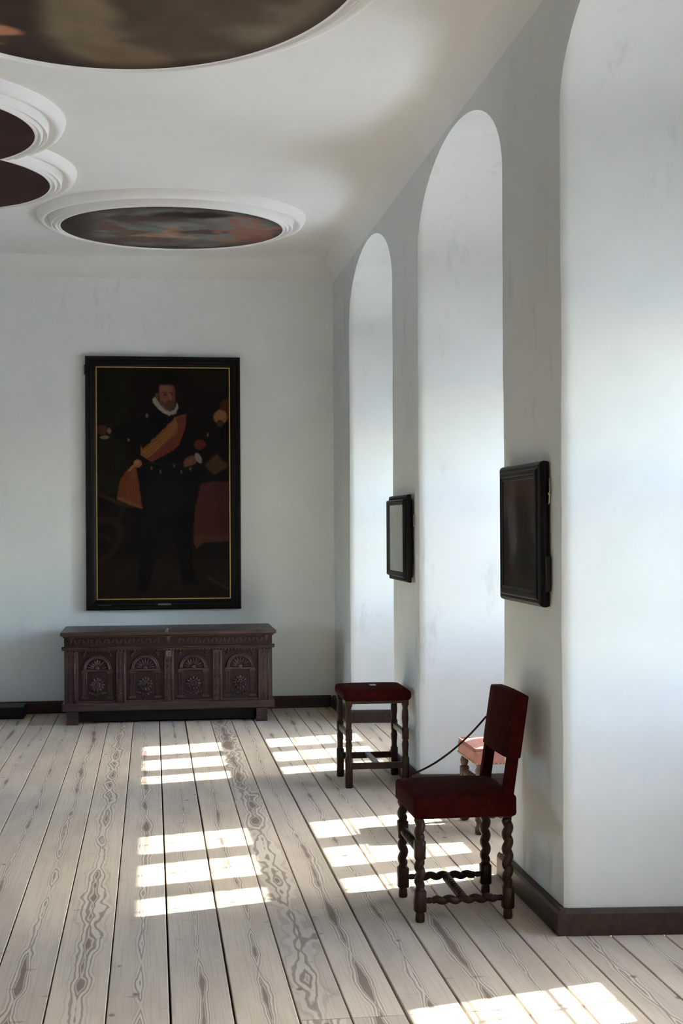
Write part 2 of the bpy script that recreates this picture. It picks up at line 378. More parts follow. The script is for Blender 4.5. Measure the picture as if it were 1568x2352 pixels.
# windows: stone cross with six lights, leaded panes
def window(n, X, sg, c):
    e = empty('window_%d' % n, (X + sg * T, c, 0)); struct(e)
    s = lambda a, b: (min(sg * a, sg * b), max(sg * a, sg * b))
    x0, x1 = s(0.0, STONE)
    cw = (WIN1 - WIN0 - 2 * MUL) / 3
    f = MB()
    f.box(x0, x1, WIN0 - .12, WIN0, SILL - .12, ZTOP + .12).box(x0, x1, WIN1, WIN1 + .12, SILL - .12, ZTOP + .12)
    f.box(x0, x1, WIN0, WIN1, SILL - .12, SILL).box(x0, x1, WIN0, WIN1, ZTOP, ZTOP + .12)
    f.build('frame', 'stone', e)
    h0, h1 = s(STONE, 0.85); MB().box(h0, h1, -1.41, 1.41, 3.70 * SUN_K, 3.70 * SUN_K + .18).build('added_sky_shade', 'stone', e)  # unseen slab added outside to cut the high sky light
    for k in (1, 2):
        y0 = WIN0 + k * cw + (k - 1) * MUL
        MB().box(x0, x1, y0, y0 + MUL, SILL, ZTOP).build('mullion', 'stone', e)
    MB().box(x0 + .002, x1 - .002, WIN0, WIN1, SILL + CL, SILL + CL + TRAN).build('transom', 'stone', e)
    for k in range(3):
        y0 = WIN0 + k * (cw + MUL); y1 = y0 + cw
        for z0, z1, nz in ((SILL, SILL + CL, 3), (SILL + CL + TRAN, ZTOP, 3)):
            xg = sg * 0.10
            p = MB().box(xg - .002, xg + .002, y0, y1, z0, z1).build('pane', 'glass', e)
            g = MB(); r = 0.006
            for yy in (y0 + r, (y0 + y1) / 2, y1 - r): g.box(xg - .008, xg + .008, yy - r, yy + r, z0, z1)
            for i in range(nz + 1):
                zz = z0 + r + (z1 - z0 - 2 * r) * i / nz; g.box(xg - .0085, xg + .0085, y0, y1, zz - r, zz + r)
            g.build('glazing_bars', 'lead', p)
for i, c in enumerate(WC): window(i + 1, XR, 1, c)
for i, c in enumerate(WCL): window(i + 6, XL, -1, c)

# baseboards: profiled boards along piers, niches and the back wall
BH, BT = 0.10, 0.032
def board(parent, p, q, n, ext0=0.0, ext1=0.0):
    """board against the wall from p to q (2D), n = unit normal into the room"""
    p, q, n = Vector(p), Vector(q), Vector(n); d = (q - p).normalized(); p = p - d * ext0; q = q + d * ext1
    prof = [(0.0, 0.0), (BT, 0.0), (BT, BH - 0.018), (BT - 0.006, BH - 0.006), (BT - 0.012, BH), (0.0, BH)]
    rings = [[(*(e + n * a), z) for a, z in prof] for e in (p, q)]
    MB().loft(rings).build('board', 'baseboard', parent)
for side, X, sg, WW in (('right', XR, 1, WC), ('left', XL, -1, WCL)):
    e = struct(empty('baseboard_' + side, (0, 0, 0)))
    edges = [YF + .03] + [v for c in WW for v in (c - WA, c + WA)] + [YB - .03]
    for k in range(0, len(edges), 2):
        board(e, (X, edges[k]), (X, edges[k + 1]), (-sg, 0), BT if k else 0, BT if k + 2 < len(edges) else 0)
    for c in WW:
        for s2 in (-1, 1):
            a = Vector((X, c + s2 * WA)); b = Vector((X + sg * T, c + s2 * WB)); d = (b - a).normalized()
            n = Vector((-d.y, d.x)); n = n if n.y * s2 < 0 else -n
            board(e, a + d * 0.001, b, n)
        board(e, (X + sg * T, c - WB + .04), (X + sg * T, c + WB - .04), (-sg, 0))
for side, Y, sg in (('back', YB, -1), ('front', YF, 1)):
    e = struct(empty('baseboard_' + side, (0, 0, 0)))
    xs = [XL + .04, -4.1, -1.4, XR - .034]
    for a, b in zip(xs, xs[1:]): board(e, (a, Y), (b, Y), (0, sg))

# ------------------------------------------------------------------ painted canvases (colour attribute computed here)
def fbm(x, y, sc, octs=4, seed=0):
    r = np.random.default_rng(seed); out = np.zeros_like(x); amp = 1; tot = 0
    for o in range(octs):
        g = r.random((64, 64)); px, py = x * sc + 17.3 * o, y * sc + 5.1 * o
        i, j = np.floor(px).astype(int), np.floor(py).astype(int); fx, fy = px - i, py - j
        fx = fx * fx * (3 - 2 * fx); fy = fy * fy * (3 - 2 * fy)
        G = lambda a, b: g[a % 64, b % 64]
        out += amp * (G(i, j) * (1 - fx) * (1 - fy) + G(i + 1, j) * fx * (1 - fy) + G(i, j + 1) * (1 - fx) * fy + G(i + 1, j + 1) * fx * fy)
        tot += amp; amp *= 0.5; sc *= 2.03
    return out / tot
def sstep(a, b, v): t = np.clip((v - a) / (b - a), 0, 1); return t * t * (3 - 2 * t)
def poly_sd(x, y, pts):
    d = np.full(x.shape, 1e9); inside = np.zeros(x.shape, bool); n = len(pts)
    for i in range(n):
        ax, ay = pts[i]; bx, by = pts[(i + 1) % n]; ex, ey = bx - ax, by - ay
        t = np.clip(((x - ax) * ex + (y - ay) * ey) / (ex * ex + ey * ey + 1e-9), 0, 1)
        d = np.minimum(d, (x - ax - t * ex) ** 2 + (y - ay - t * ey) ** 2)
        c = ((ay > y) != (by > y)) & (x < (bx - ax) * (y - ay) / (by - ay + 1e-12) + ax); inside ^= c
    d = np.sqrt(d); return np.where(inside, -d, d)
class Painter:
    def __init__(s, x, y, lit): s.x, s.y, s.lit = x, y, lit; s.c = np.zeros(x.shape + (3,))
    def a(s, col): return srgb(col) / s.lit
    def mix(s, m, col): s.c += (s.a(col) - s.c) * m[..., None]
    def fill(s, m): s.c[:] = s.a(m)
    def poly(s, pts, col, soft=6, op=1.0): s.mix(sstep(soft, -soft, poly_sd(s.x, s.y, pts)) * op, col)
    def ell(s, cx, cy, rx, ry, col, soft=0.15, op=1.0, rot=0.0):
        c, n = math.cos(rot), math.sin(rot); dx, dy = s.x - cx, s.y - cy
        r = np.sqrt(((dx * c + dy * n) / rx) ** 2 + ((-dx * n + dy * c) / ry) ** 2); s.mix(sstep(1 + soft, 1 - soft, r) * op, col)
    def stroke(s, pts, wd, col, soft=4, op=1.0):
        d = np.full(s.x.shape, 1e9)
        for (ax, ay), (bx, by) in zip(pts, pts[1:]):
            ex, ey = bx - ax, by - ay; t = np.clip(((s.x - ax) * ex + (s.y - ay) * ey) / (ex * ex + ey * ey + 1e-9), 0, 1)
            d = np.minimum(d, np.hypot(s.x - ax - t * ex, s.y - ay - t * ey))
        s.mix(sstep(wd + soft, wd - soft, d) * op, col)
def paint_attr(me, cols):
    a = me.color_attributes.new('paint', 'FLOAT_COLOR', 'POINT')
    buf = np.ones((len(me.vertices), 4), np.float32); buf[:, :3] = np.clip(cols.reshape(-1, 3), 0, 1); a.data.foreach_set('color', buf.ravel())
def grid_canvas(name, O, U, V, nu, nv, cols, mat, parent):
    O, U, V = np.array(O), np.array(U), np.array(V)
    uu, vv = np.meshgrid(np.linspace(0, 1, nu), np.linspace(0, 1, nv))
    P = O + uu[..., None] * U + vv[..., None] * V
    idx = np.arange(nu * nv).reshape(nv, nu)
    f = np.stack([idx[:-1, :-1], idx[:-1, 1:], idx[1:, 1:], idx[1:, :-1]], -1).reshape(-1, 4)
    o = mesh_obj(name, P.reshape(-1, 3).tolist(), f.tolist(), mat, parent); paint_attr(o.data, cols); return o

def portrait_cols(nu, nv):
    uu, vv = np.meshgrid(np.linspace(0, 1, nu), np.linspace(0, 1, nv))
    x, y = 160 + 1165 * uu, 160 + 2025 * vv
    wob = (fbm(x, y, 0.03, 3, 5) - .5) * 10
    p = Painter(x + wob, y + wob, 0.60)
    n = fbm(x, y, 0.004, 5, 1)
    p.fill((21, 16, 15)); p.mix(sstep(.45, .7, n), (15, 12, 12))
    p.poly([(1010, 180), (1310, 180), (1310, 330), (1020, 330)], (25, 20, 14), 30)
    p.poly([(150, 150), (470, 150), (430, 900), (380, 1200), (300, 1300), (150, 1260)], (23, 21, 14), 60)
    for k in range(6): p.stroke([(200 + 50 * k, 200), (190 + 42 * k, 800), (170 + 34 * k, 1260)], 9, (29, 27, 18), 14, .6)
    p.poly([(150, 1240), (230, 1275), (360, 1330), (480, 1365), (480, 1390), (350, 1365), (230, 1310), (150, 1280)], (44, 31, 22), 10)
    p.stroke([(150, 1500), (300, 1500), (365, 1580), (350, 1680), (270, 1800), (190, 1850)], 26, (40, 26, 20), 14, .9)
    p.stroke([(395, 1370), (360, 1480), (330, 1500)], 22, (36, 25, 20), 12, .8)
    p.stroke([(150, 1630), (230, 1640), (300, 1700)], 20, (36, 24, 20), 14, .8)
    p.mix(sstep(1780, 2010, y + 60 * n) * .9, (36, 25, 19))
    p.poly([(1040, 690), (1140, 560), (1320, 640), (1320, 1170), (1060, 1180), (1000, 1000)], (17, 14, 15), 30)
    p.poly([(1062, 1185), (1200, 1150), (1325, 1160), (1325, 1680), (1095, 1700), (1032, 1745), (1004, 1690), (1006, 1450)], (62, 29, 31), 8)
    p.poly([(1200, 1180), (1325, 1170), (1325, 1640), (1230, 1640)], (52, 24, 29), 50, .7)
    p.poly([(1008, 1640), (1325, 1630), (1325, 1682), (1095, 1702), (1032, 1745), (1004, 1690)], (66, 38, 27), 6)
    p.poly([(1100, 1710), (1325, 1690), (1325, 1850), (1080, 1840)], (20, 18, 20), 20)
    p.stroke([(1140, 2010), (1310, 2110)], 14, (52, 40, 34), 12, .7); p.stroke([(1200, 1980), (1320, 2060)], 8, (48, 36, 32), 10, .6)
    p.ell(1296, 505, 55, 75, (64, 28, 17)); p.ell(1250, 588, 62, 62, (112, 72, 40)); p.ell(1245, 645, 30, 32, (60, 36, 22)); p.ell(1265, 570, 30, 25, (122, 84, 50), .6, .6)
    p.poly([(1110, 1010), (1165, 960), (1215, 915), (1260, 970), (1310, 1000), (1305, 1040), (1250, 1060), (1195, 1105), (1140, 1060)], (62, 42, 32), 12)
    p.poly([(1195, 1110), (1260, 1075), (1325, 1060), (1325, 1160), (1200, 1160)], (14, 13, 16), 10)
    body = [(560, 570), (650, 500), (870, 500), (960, 560), (1050, 740), (1095, 880), (1050, 1010), (1065, 1180), (1015, 1400), (985, 1850), (1045, 2060),
            (900, 2080), (880, 1900), (790, 1500), (650, 1900), (622, 2090), (560, 2140), (508, 2110), (515, 1960), (575, 1400), (508, 1150), (540, 960), (430, 850), (300, 760), (285, 680), (430, 650)]
    p.poly(body, (15, 13, 17), 14)
    p.poly([(600, 1150), (1000, 1150), (1000, 1380), (820, 1450), (580, 1400)], (19, 18, 24), 60, .7)
    for q in ((600, 580, 11, 20), (438, 795, 10, 16), (1135, 745, 8, 20)): p.ell(*q, (92, 74, 52), .4)
    p.ell(205, 705, 48, 42, (62, 34, 29)); p.ell(225, 770, 42, 16, (92, 82, 74)); p.ell(267, 713, 17, 24, (86, 76, 68))
    # sash
    teeth = [(545, 840), (560, 872), (585, 850), (600, 835), (628, 815), (640, 790), (668, 775), (690, 745), (715, 730), (735, 700), (760, 688), (785, 652), (812, 640), (840, 590), (940, 560)]
    p.poly(teeth + [(938, 680), (905, 770), (880, 830), (820, 885), (760, 915), (700, 950), (640, 985), (540, 925)], (104, 60, 31), 5)
    p.poly([(860, 600), (940, 560), (938, 690), (905, 775), (870, 840), (815, 890), (740, 930), (640, 985), (600, 955), (750, 830), (870, 720)], (88, 38, 29), 6)
    for k in range(3): p.stroke([(850 + 8 * k, 620 + 14 * k), (720 + 20 * k, 780 + 14 * k), (560 + 24 * k, 905 + 18 * k)], 4, (128, 84, 44), 5, .7)
    p.poly([(500, 1005), (522, 1150), (552, 1392), (465, 1372), (332, 1312), (352, 1180), (372, 1130), (430, 1050)], (88, 41, 24), 6)
    for k in range(5): p.stroke([(490, 1030), (370 + 38 * k, 1320 + 14 * k)], 3, (104, 56, 30), 5, .55)
    p.stroke([(345, 1305), (545, 1385)], 12, (98, 62, 36), 8, .7)
    p.stroke([(490, 1012), (440, 1060)], 10, (120, 88, 58), 6, .8); p.ell(515, 1000, 37, 37, (112, 72, 40)); p.ell(508, 992, 18, 18, (126, 88, 52), .6)
    # head
    c5 = lambda L: [((330 + x / 7.467 - 180) * 3.792, (860 + y / 7.467 - 800) * 3.794) for x, y in L]
    p.poly(c5([(262, 300), (255, 200), (280, 150), (330, 118), (420, 112), (500, 125), (545, 170), (556, 260), (555, 420), (540, 540), (500, 612), (430, 622), (350, 560), (285, 440)]), (22, 16, 14), 7)
    p.poly(c5([(212, 300), (245, 295), (262, 340), (262, 420), (235, 400), (205, 345)]), (84, 50, 40), 6)
    p.poly(c5([(268, 330), (275, 240), (272, 180), (300, 150), (360, 165), (430, 158), (500, 165), (525, 185), (540, 270), (545, 400), (535, 500), (490, 600), (430, 612), (360, 560), (290, 450)]), (100, 60, 47), 8)
    p.poly(c5([(500, 165), (530, 185), (545, 300), (540, 480), (505, 520), (492, 400), (500, 300)]), (74, 44, 36), 14, .8)
    p.poly(c5([(300, 190), (400, 175), (460, 190), (440, 260), (330, 270)]), (110, 68, 53), 20, .6)
    p.poly(c5([(300, 430), (370, 470), (400, 440), (470, 445), (535, 455), (535, 520), (490, 605), (430, 615), (360, 562)]), (66, 45, 36), 10)
    for ex in (372, 498):
        (a1, b1), = c5([(ex, 322)]); p.ell(a1, b1, 19, 9, (66, 38, 31), .4); p.ell(a1, b1 + 1, 7, 5, (30, 20, 18), .4); (a2, b2), (a3, b3) = c5([(ex - 45, 290), (ex + 38, 283)]); p.stroke([(a2, b2), (a3, b3)], 4, (60, 36, 29), 5)
    p.stroke(c5([(455, 310), (470, 420)]), 5, (118, 76, 60), 6, .7); (a1, b1), = c5([(458, 430)]); p.ell(a1, b1, 17, 7, (80, 46, 37), .4)
    p.stroke(c5([(400, 447), (520, 447)]), 6, (60, 40, 32), 5); p.stroke(c5([(430, 476), (500, 474)]), 4, (84, 40, 35), 4)
    ruff = [(200, 365), (160, 410), (168, 470), (250, 570), (350, 650), (440, 688), (472, 662), (500, 676), (560, 645), (597, 560), (592, 500), (572, 460), (560, 525), (530, 592), (470, 622), (380, 592), (300, 510), (248, 430)]
    p.poly(c5(ruff), (122, 112, 100), 6)
    for k in range(14):
        t = k / 13; x0, y0 = 205 + 260 * t, 395 + 255 * t ** .85; p.stroke(c5([(x0 - 18, y0 + 22), (x0 + 16, y0 - 14)]), 2, (96, 87, 78), 4, .5)
    # hand and belt
    p.ell(1065, 835, 52, 45, (76, 27, 27)); p.ell(985, 972, 62, 42, (86, 52, 41), .15, 1, -.35)
    for k in range(4): p.stroke([(985, 960 + 14 * k), (928, 985 + 13 * k)], 8, (92, 56, 44), 5, .9)
    p.ell(1050, 950, 26, 48, (108, 97, 87), .15, 1, -.5)
    for q in ((635, 1040), (715, 1070), (835, 1015), (898, 1070), (978, 1045)): p.ell(*q, 9, 18, (82, 62, 46), .4)
    p.stroke([(650, 1000), (760, 1015), (900, 1005)], 5, (34, 28, 28), 5)
    p.c *= (0.86 + 0.28 * fbm(x, y, 0.02, 4, 9))[..., None]
    g = p.c.mean(-1, keepdims=True); return (p.c * .86 + g * np.array([1.2, .95, .72]) * .14) * .66

def rect_frame(mb, y_or_x, rects):
    """loft rings of (half width inset) profile: rects = [(a0,a1,z0,z1,depth)...] in plane coords, y_or_x maps (a,z,d)->xyz"""
    rings = [[y_or_x(a0, z0, d), y_or_x(a1, z0, d), y_or_x(a1, z1, d), y_or_x(a0, z1, d)] for a0, a1, z0, z1, d in rects]
    mb.loft(rings, cap=False); return mb

# full-length portrait on the back wall
PX0, PX1, PZ0, PZ1 = -0.54, 0.735, 0.845, 2.945
pt = empty('portrait_painting', (0.1, YB, PZ0)); tag(pt, 'tall dark full-length portrait of a man in ruff and orange sash, black frame', 'painting')
loc = lambda a, z, d: (a - 0.1, -d, z - PZ0)
prof = [(0, 0.004), (0, 0.060), (0.012, 0.072), (0.030, 0.070), (0.040, 0.058), (0.055, 0.056), (0.066, 0.046), (0.080, 0.040), (0.084, 0.034)]
rect_frame(MB(), loc, [(PX0 + i, PX1 - i, PZ0 + i, PZ1 - i, d) for i, d in prof]).build('frame', 'black_frame', pt)
rect_frame(MB(), loc, [(PX0 + i, PX1 - i, PZ0 + i, PZ1 - i, d) for i, d in ((0.0835, 0.034), (0.0845, 0.0415), (0.0915, 0.0415), (0.0935, 0.030))]).build('gilt_slip', 'gilt', pt)
ci = 0.092
grid_canvas('canvas', loc(PX0 + ci, PZ1 - ci, 0.031), (PX1 - PX0 - 2 * ci, 0, 0), (0, 0, -(PZ1 - PZ0 - 2 * ci)), 240, 400, portrait_cols(240, 400), 'canvas', pt)
MB().box(-0.055, 0.055, -0.0635, -0.056, 0.034, 0.052).build('name_plate', 'iron', pt, bevel=0.002)
MB().box(PX0 - .1 + .095, PX0 - .1 + .20, -0.0625, -0.056, 0.03, 0.044).build('paper_label', 'baseboard', pt)
MB().box(PX0 - .112, PX0 - .1, -0.05, -0.01, 1.95, 2.03).build('hanging_bracket', 'iron', pt, bevel=0.003)

# ------------------------------------------------------------------ ceiling paintings in stucco mouldings
def moulding_prof():      # (offset outward from canvas edge, drop below the ceiling)
    return [(0.240, 0.0), (0.234, 0.016), (0.216, 0.040), (0.192, 0.055), (0.168, 0.058), (0.150, 0.050), (0.141, 0.030), (0.122, 0.022), (0.107, 0.030),
            (0.102, 0.074), (0.090, 0.083), (0.076, 0.079), (0.071, 0.064), (0.061, 0.064), (0.056, 0.084), (0.042, 0.091), (0.031, 0.086), (0.027, 0.074), (0.018, 0.076), (0.010, 0.087), (0.0, 0.088), (-0.012, 0.082)]
def ceiling_painting(outline, center, cols_fn, label, nring=90, nang=220):
    e = empty('ceiling_painting', (center[0], center[1], ZC)); tag(e, label, 'painting')
    th = np.linspace(0, 2 * math.pi, nang, endpoint=False)
    rings = []
    for o, d in moulding_prof():
        o *= 0.70
        R = outline(th, o); rings.append([(R[i] * math.cos(th[i]), R[i] * math.sin(th[i]), -d + 0.0005) for i in range(nang)])
    smooth_angle(MB().loft(rings, cap=False).build('moulding', 'stucco', e), 50)
    R = outline(th, -0.004); fr = np.linspace(0.0, 1, nring)
    X = (fr[:, None] * R[None]) * np.cos(th)[None]; Y = (fr[:, None] * R[None]) * np.sin(th)[None]
    cols = cols_fn(X, Y, np.broadcast_to(fr[:, None], X.shape))
    idx = np.arange(nring * nang).reshape(nring, nang)
    f = np.stack([idx[:-1], np.roll(idx[:-1], -1, 1), np.roll(idx[1:], -1, 1), idx[1:]], -1).reshape(-1, 4)
    P = np.stack([X, Y, np.full_like(X, -0.0845)], -1)
    o = mesh_obj('canvas', P.reshape(-1, 3).tolist(), f.tolist(), 'canvas_ceiling', e); paint_attr(o.data, cols)
    return e
def ell_outline(rx, ry): return lambda th, o: (rx + o) * (ry + o) / np.sqrt(((ry + o) * np.cos(th)) ** 2 + ((rx + o) * np.sin(th)) ** 2)
LITC = 0.62
def small_cols(x, y, fr):
    u, v = x / .83, -y / .75                  # v up in the photograph = towards the viewer
    p = Painter(u + (fbm(x, y, 9, 3, 2) - .5) * .12, v + (fbm(x, y, 9, 3, 3) - .5) * .12, LITC)
    n = fbm(x, y, 3.2, 5, 11); p.fill((92, 95, 92)); p.mix(sstep(.50, .66, n), (78, 70, 64)); p.mix(sstep(.60, .74, n), (104, 106, 102))
    p.mix(sstep(.72, .98, fr + .25 * (n - .5)) * .85, (48, 34, 30))
    p.ell(-.85, .1, .22, .6, (52, 40, 34), .5, .8); p.ell(.1, .62, .34, .16, (44, 30, 27), .4, .95, .2); p.ell(.28, .66, .26, .09, (40, 28, 26), .4, .9)
    p.ell(-.3, .45, .3, .12, (60, 42, 34), .5, .9); p.ell(-.05, .3, .4, .22, (70, 56, 46), .6, .8)
    for q in ((-.58, .1, .1, .14, .3), (-.5, -.05, .14, .09, -.4), (-.38, -.2, .18, .1, .2), (-.25, -.5, .3, .12, .1)): p.ell(q[0], q[1], q[2], q[3], (92, 62, 44), .35, .85, q[4])
    for q in ((-.12, -.32, .2, .08, .1), (.0, -.15, .1, .1, .5), (.12, -.38, .12, .07, -.3), (-.02, .1, .07, .12, .2)): p.ell(q[0], q[1], q[2], q[3], (140, 100, 74), .4, .9, q[4])
    p.ell(.0, .22, .22, .12, (96, 104, 108), .5, .8); p.ell(.3, -.1, .3, .1, (66, 46, 38), .5, .9, .15); p.ell(-.6, -.6, .3, .12, (76, 54, 40), .5, .8)
    red = (118, 64, 46)
    p.ell(.72, -.15, .2, .28, red, .4, .9); p.ell(.8, -.45, .2, .2, (104, 56, 42), .5, .9)
    for s_ in ([(.65, 0), (.55, .3), (.48, .5)], [(.72, .1), (.7, .45), (.6, .55)], [(.6, -.1), (.42, .05), (.4, -.1)], [(.66, -.3), (.5, -.5), (.42, -.4)], [(.8, .05), (.92, .2)]):
        p.stroke(s_, .045, (124, 70, 50), .04, .9)
    p.ell(.2, -.62, .5, .12, (84, 66, 52), .6, .7); p.c *= (0.8 + 0.4 * fbm(x, y, 14, 3, 8))[..., None]; g = p.c.mean(-1, keepdims=True); return (p.c * .62 + g * np.array([1.05, .99, .92]) * .38) * 1.05
def big_cols(x, y, fr):
    p = Painter(x + (fbm(x, y, 5, 3, 2) - .5) * .1, y + (fbm(x, y, 5, 3, 3) - .5) * .1, LITC)
    n = fbm(x, y, 1.7, 5, 21); p.fill((72, 58, 46)); p.mix(sstep(.45, .68, n), (60, 48, 41)); p.mix(sstep(.60, .75, fbm(x, y, 2.4, 4, 31)), (88, 76, 60))
    p.poly([(-.28, .2), (-.02, .3), (.06, .95), (.30, 1.2), (.1, 1.33), (-.12, 1.25), (-.30, .95)], (104, 88, 64), .07, .85)
    p.poly([(-.12, 1.0), (.2, 1.12), (.34, 1.30), (-.02, 1.33)], (92, 74, 52), .06, .8)
    p.poly([(-.5, .3), (-.28, .3), (-.27, 1.0), (-.12, 1.36), (-.5, 1.36)], (52, 38, 33), .08, .9)
    for q in ((-.62, .98, .16, .05, -.2), (-.70, 1.06, .2, .045, .1), (-.5, .9, .1, .06, .4)): p.ell(q[0], q[1], q[2], q[3], (156, 96, 62), .3, .95, q[4])
    p.ell(.62, .8, .12, .1, (98, 92, 72), .6, .7); p.ell(.52, 1.1, .12, .06, (92, 84, 62), .6, .7)
    p.mix(sstep(.9, 1.0, fr) * .7, (42, 31, 28)); p.c *= (0.82 + 0.36 * fbm(x, y, 6, 4, 8))[..., None]; g = p.c.mean(-1, keepdims=True); return p.c * .72 + g * np.array([1.06, .99, .9]) * .28
def quat_cols(x, y, fr):
    p = Painter(x, y, LITC); n = fbm(x, y, 1.5, 5, 41); p.fill((48, 34, 33)); p.mix(sstep(.5, .7, n), (62, 46, 40)); p.mix(sstep(.55, .8, fr) * .8, (44, 30, 30)); return p.c
def quat_outline(cs):
    def f(th, o):
        best = np.zeros_like(th)
        for cx, cy, r in cs:
            b = cx * np.cos(th) + cy * np.sin(th); disc = b * b - (cx * cx + cy * cy) + (r + o) ** 2
            best = np.maximum(best, np.where(disc > 0, b + np.sqrt(np.maximum(disc, 0)), 0))
        return best
    return f
ceiling_painting(ell_outline(0.81, 0.735), (0.16, 10.285), small_cols, 'small round ceiling painting of pale sky and red figures, nearest the back wall')
ceiling_painting(ell_outline(1.03, 1.355), (-0.18, 5.35), big_cols, 'largest brown oval ceiling painting, nearest the viewer at the top edge')
ceiling_painting(quat_outline([(.97, -.58, .80), (.97, .58, .80), (-.97, -.58, .80), (-.97, .58, .80), (0, 0, 1.22)]), (-2.40, 8.44), quat_cols, 'dark lobed ceiling painting with a scalloped white moulding at the left edge', 60, 360)

# ------------------------------------------------------------------ turned work
def ring(cx, cy, z, r, sq=0.0, n=14):
    out = []
    for j in range(n * 1):
        a = 2 * math.pi * (j + 0.5) / n; c, s = math.cos(a), math.sin(a)
        k = r / max(abs(c), abs(s)) if sq >= 1 else r
        if sq >= 1: k = min(k, r * 1.36)
        out.append((cx + c * k, cy + s * k, z))
    return out
def turned(segs, n=16):
    """segs along z: ('sq',z0,z1,half) square block, ('tw',z0,z1,r,off,pitch) barley twist, ('ro',[(z,r)...]) turned profile"""
    rings = []
    for s in segs:
        if s[0] == 'sq':
            z0, z1, h = s[1:]; c = min(.004, h * .25)
            rings += [ring(0, 0, z0, h - c, 1, n), ring(0, 0, z0 + c, h, 1, n), ring(0, 0, z1 - c, h, 1, n), ring(0, 0, z1, h - c, 1, n)]
        elif s[0] == 'tw':
            z0, z1, r, off, pitch = s[1:]; m = max(6, int((z1 - z0) / pitch * 14))
            for i in range(m + 1):
                z = z0 + (z1 - z0) * i / m; e = min(1, (z - z0) / .018 + .15, (z1 - z) / .018 + .15); a = 2 * math.pi * (z - z0) / pitch
                rings.append([(math.cos(p) * q, math.sin(p) * q, z) for p in [2 * math.pi * (j + .5) / n for j in range(n)]
                              for q in [r * (1 - .25 * e) + off * e * 1.45 * abs(math.cos((p - a) / 2)) ]])
        else: rings += [ring(0, 0, z, r, 0, n) for z, r in s[1]]
    return MB().loft(rings)
def between(mb, p, q):
    p, q = Vector(p), Vector(q); d = q - p
    return mb.xf(Matrix.Translation(p) @ d.to_track_quat('Z', 'Y').to_matrix().to_4x4())
def cushion(x0, x1, y0, y1, z0, z1, dome, bev, name, m, parent):
    n = 10; mb = MB(); rows = []
    g = lambda i: -1 + 2 * i / n
    top = lambda u, v: z1 + dome * (1 - u ** 4) * (1 - v ** 4)
    vs = [(x0 + (x1 - x0) * i / n, y0 + (y1 - y0) * j / n, top(g(i), g(j))) for j in range(n + 1) for i in range(n + 1)]
    fs = [(j * (n + 1) + i, j * (n + 1) + i + 1, (j + 1) * (n + 1) + i + 1, (j + 1) * (n + 1) + i) for j in range(n) for i in range(n)]
    per = [i for i in range(n)] + [(j * (n + 1) + n) for j in range(n)] + [n * (n + 1) + n - i for i in range(n)] + [(n - j) * (n + 1) for j in range(n)]
    k = len(vs); vs += [(vs[i][0], vs[i][1], z0) for i in per]
    L = len(per); fs += [(per[(i + 1) % L], per[i], k + i, k + (i + 1) % L) for i in range(L)]; fs.append(tuple(range(k + L - 1, k - 1, -1)))
    return smooth_angle(mb.add(vs, fs).build(name, m, parent, bevel=bev, seg=3, angle=0.7), 60)
def xf_leg(parent, segs, x, y, m, lean=0.0, name='leg'):
    mb = turned(segs)
    if lean: mb.xf(Matrix(((1, 0, lean, 0), (0, 1, 0, 0), (0, 0, 1, 0), (0, 0, 0, 1))))
    return smooth_angle(mb.xf(Matrix.Translation((x, y, 0))).build(name, m, parent), 50)

# red velvet side chair on the near pier, facing left
CX, CY = 1.20, 5.515
chair = empty('side_chair', (CX, CY, 0)); tag(chair, 'dark red velvet chair with barley-twist legs standing against the near pier', 'chair')
LX, LY = 0.175, 0.185
foot = ('ro', [(0.0, .016), (0.006, .019), (0.030, .018), (0.040, .014)])
for s in (-1, 1):
    xf_leg(chair, [foot, ('sq', .040, .125, .023), ('ro', [(.126, .020), (.134, .016)]), ('tw', .134, .242, .0170, .0070, .056), ('sq', .244, .318, .0215), ('tw', .320, .410, .0170, .0070, .056), ('ro', [(.411, .019), (.43, .019)])], -LX, s * LY, 'oak_dark')
    xf_leg(chair, [foot, ('sq', .040, .125, .023), ('ro', [(.126, .020), (.134, .016)]), ('tw', .134, .392, .0175, .0072, .056), ('ro', [(.394, .016), (.400, .022), (.43, .020)])], LX, s * LY, 'oak_dark')
    mb = turned([('ro', [(0, .010), (.02, .012), (.035, .010)]), ('tw', .035, .285, .0135, .0062, .052), ('ro', [(.286, .010), (.30, .012), (.316, .010)])])
    smooth_angle(between(mb, (-LX + .017, s * LY, .082), (LX - .017, s * LY, .082)).build('side_stretcher', 'oak_dark', chair), 50)
mb = turned([('ro', [(0, .010), (.012, .012)]), ('tw', .012, .34, .0135, .0055, .030), ('ro', [(.341, .012), (.354, .010)])])
smooth_angle(between(mb, (0, -LY + .008, .084), (0, LY - .008, .084)).build('cross_stretcher', 'oak_dark', chair), 50)
mb = turned([('ro', [(0, .010), (.012, .012)]), ('tw', .012, .32, .0145, .0055, .030), ('ro', [(.321, .012), (.336, .010)])])
smooth_angle(between(mb, (-LX, -LY + .017, .28), (-LX, LY - .017, .28)).build('front_stretcher', 'oak_dark', chair), 50)
cushion(-.203, .208, -.215, .212, .402, .488, .018, .016, 'seat', 'red_velvet', chair)
for s in (-1, 1):      # raked back posts
    rings = [[(LX - .020 + a + (z - .43) * .145, s * LY + b, z) for a, b in ((-.008, -.021), (.034, -.021), (.034, .021), (-.008, .021))] for z in (.43, .55, .70, .84)]
    MB().loft(rings).build('back_post', 'red_velvet', chair, bevel=.004)
n = 14; mb = MB(); rings = []
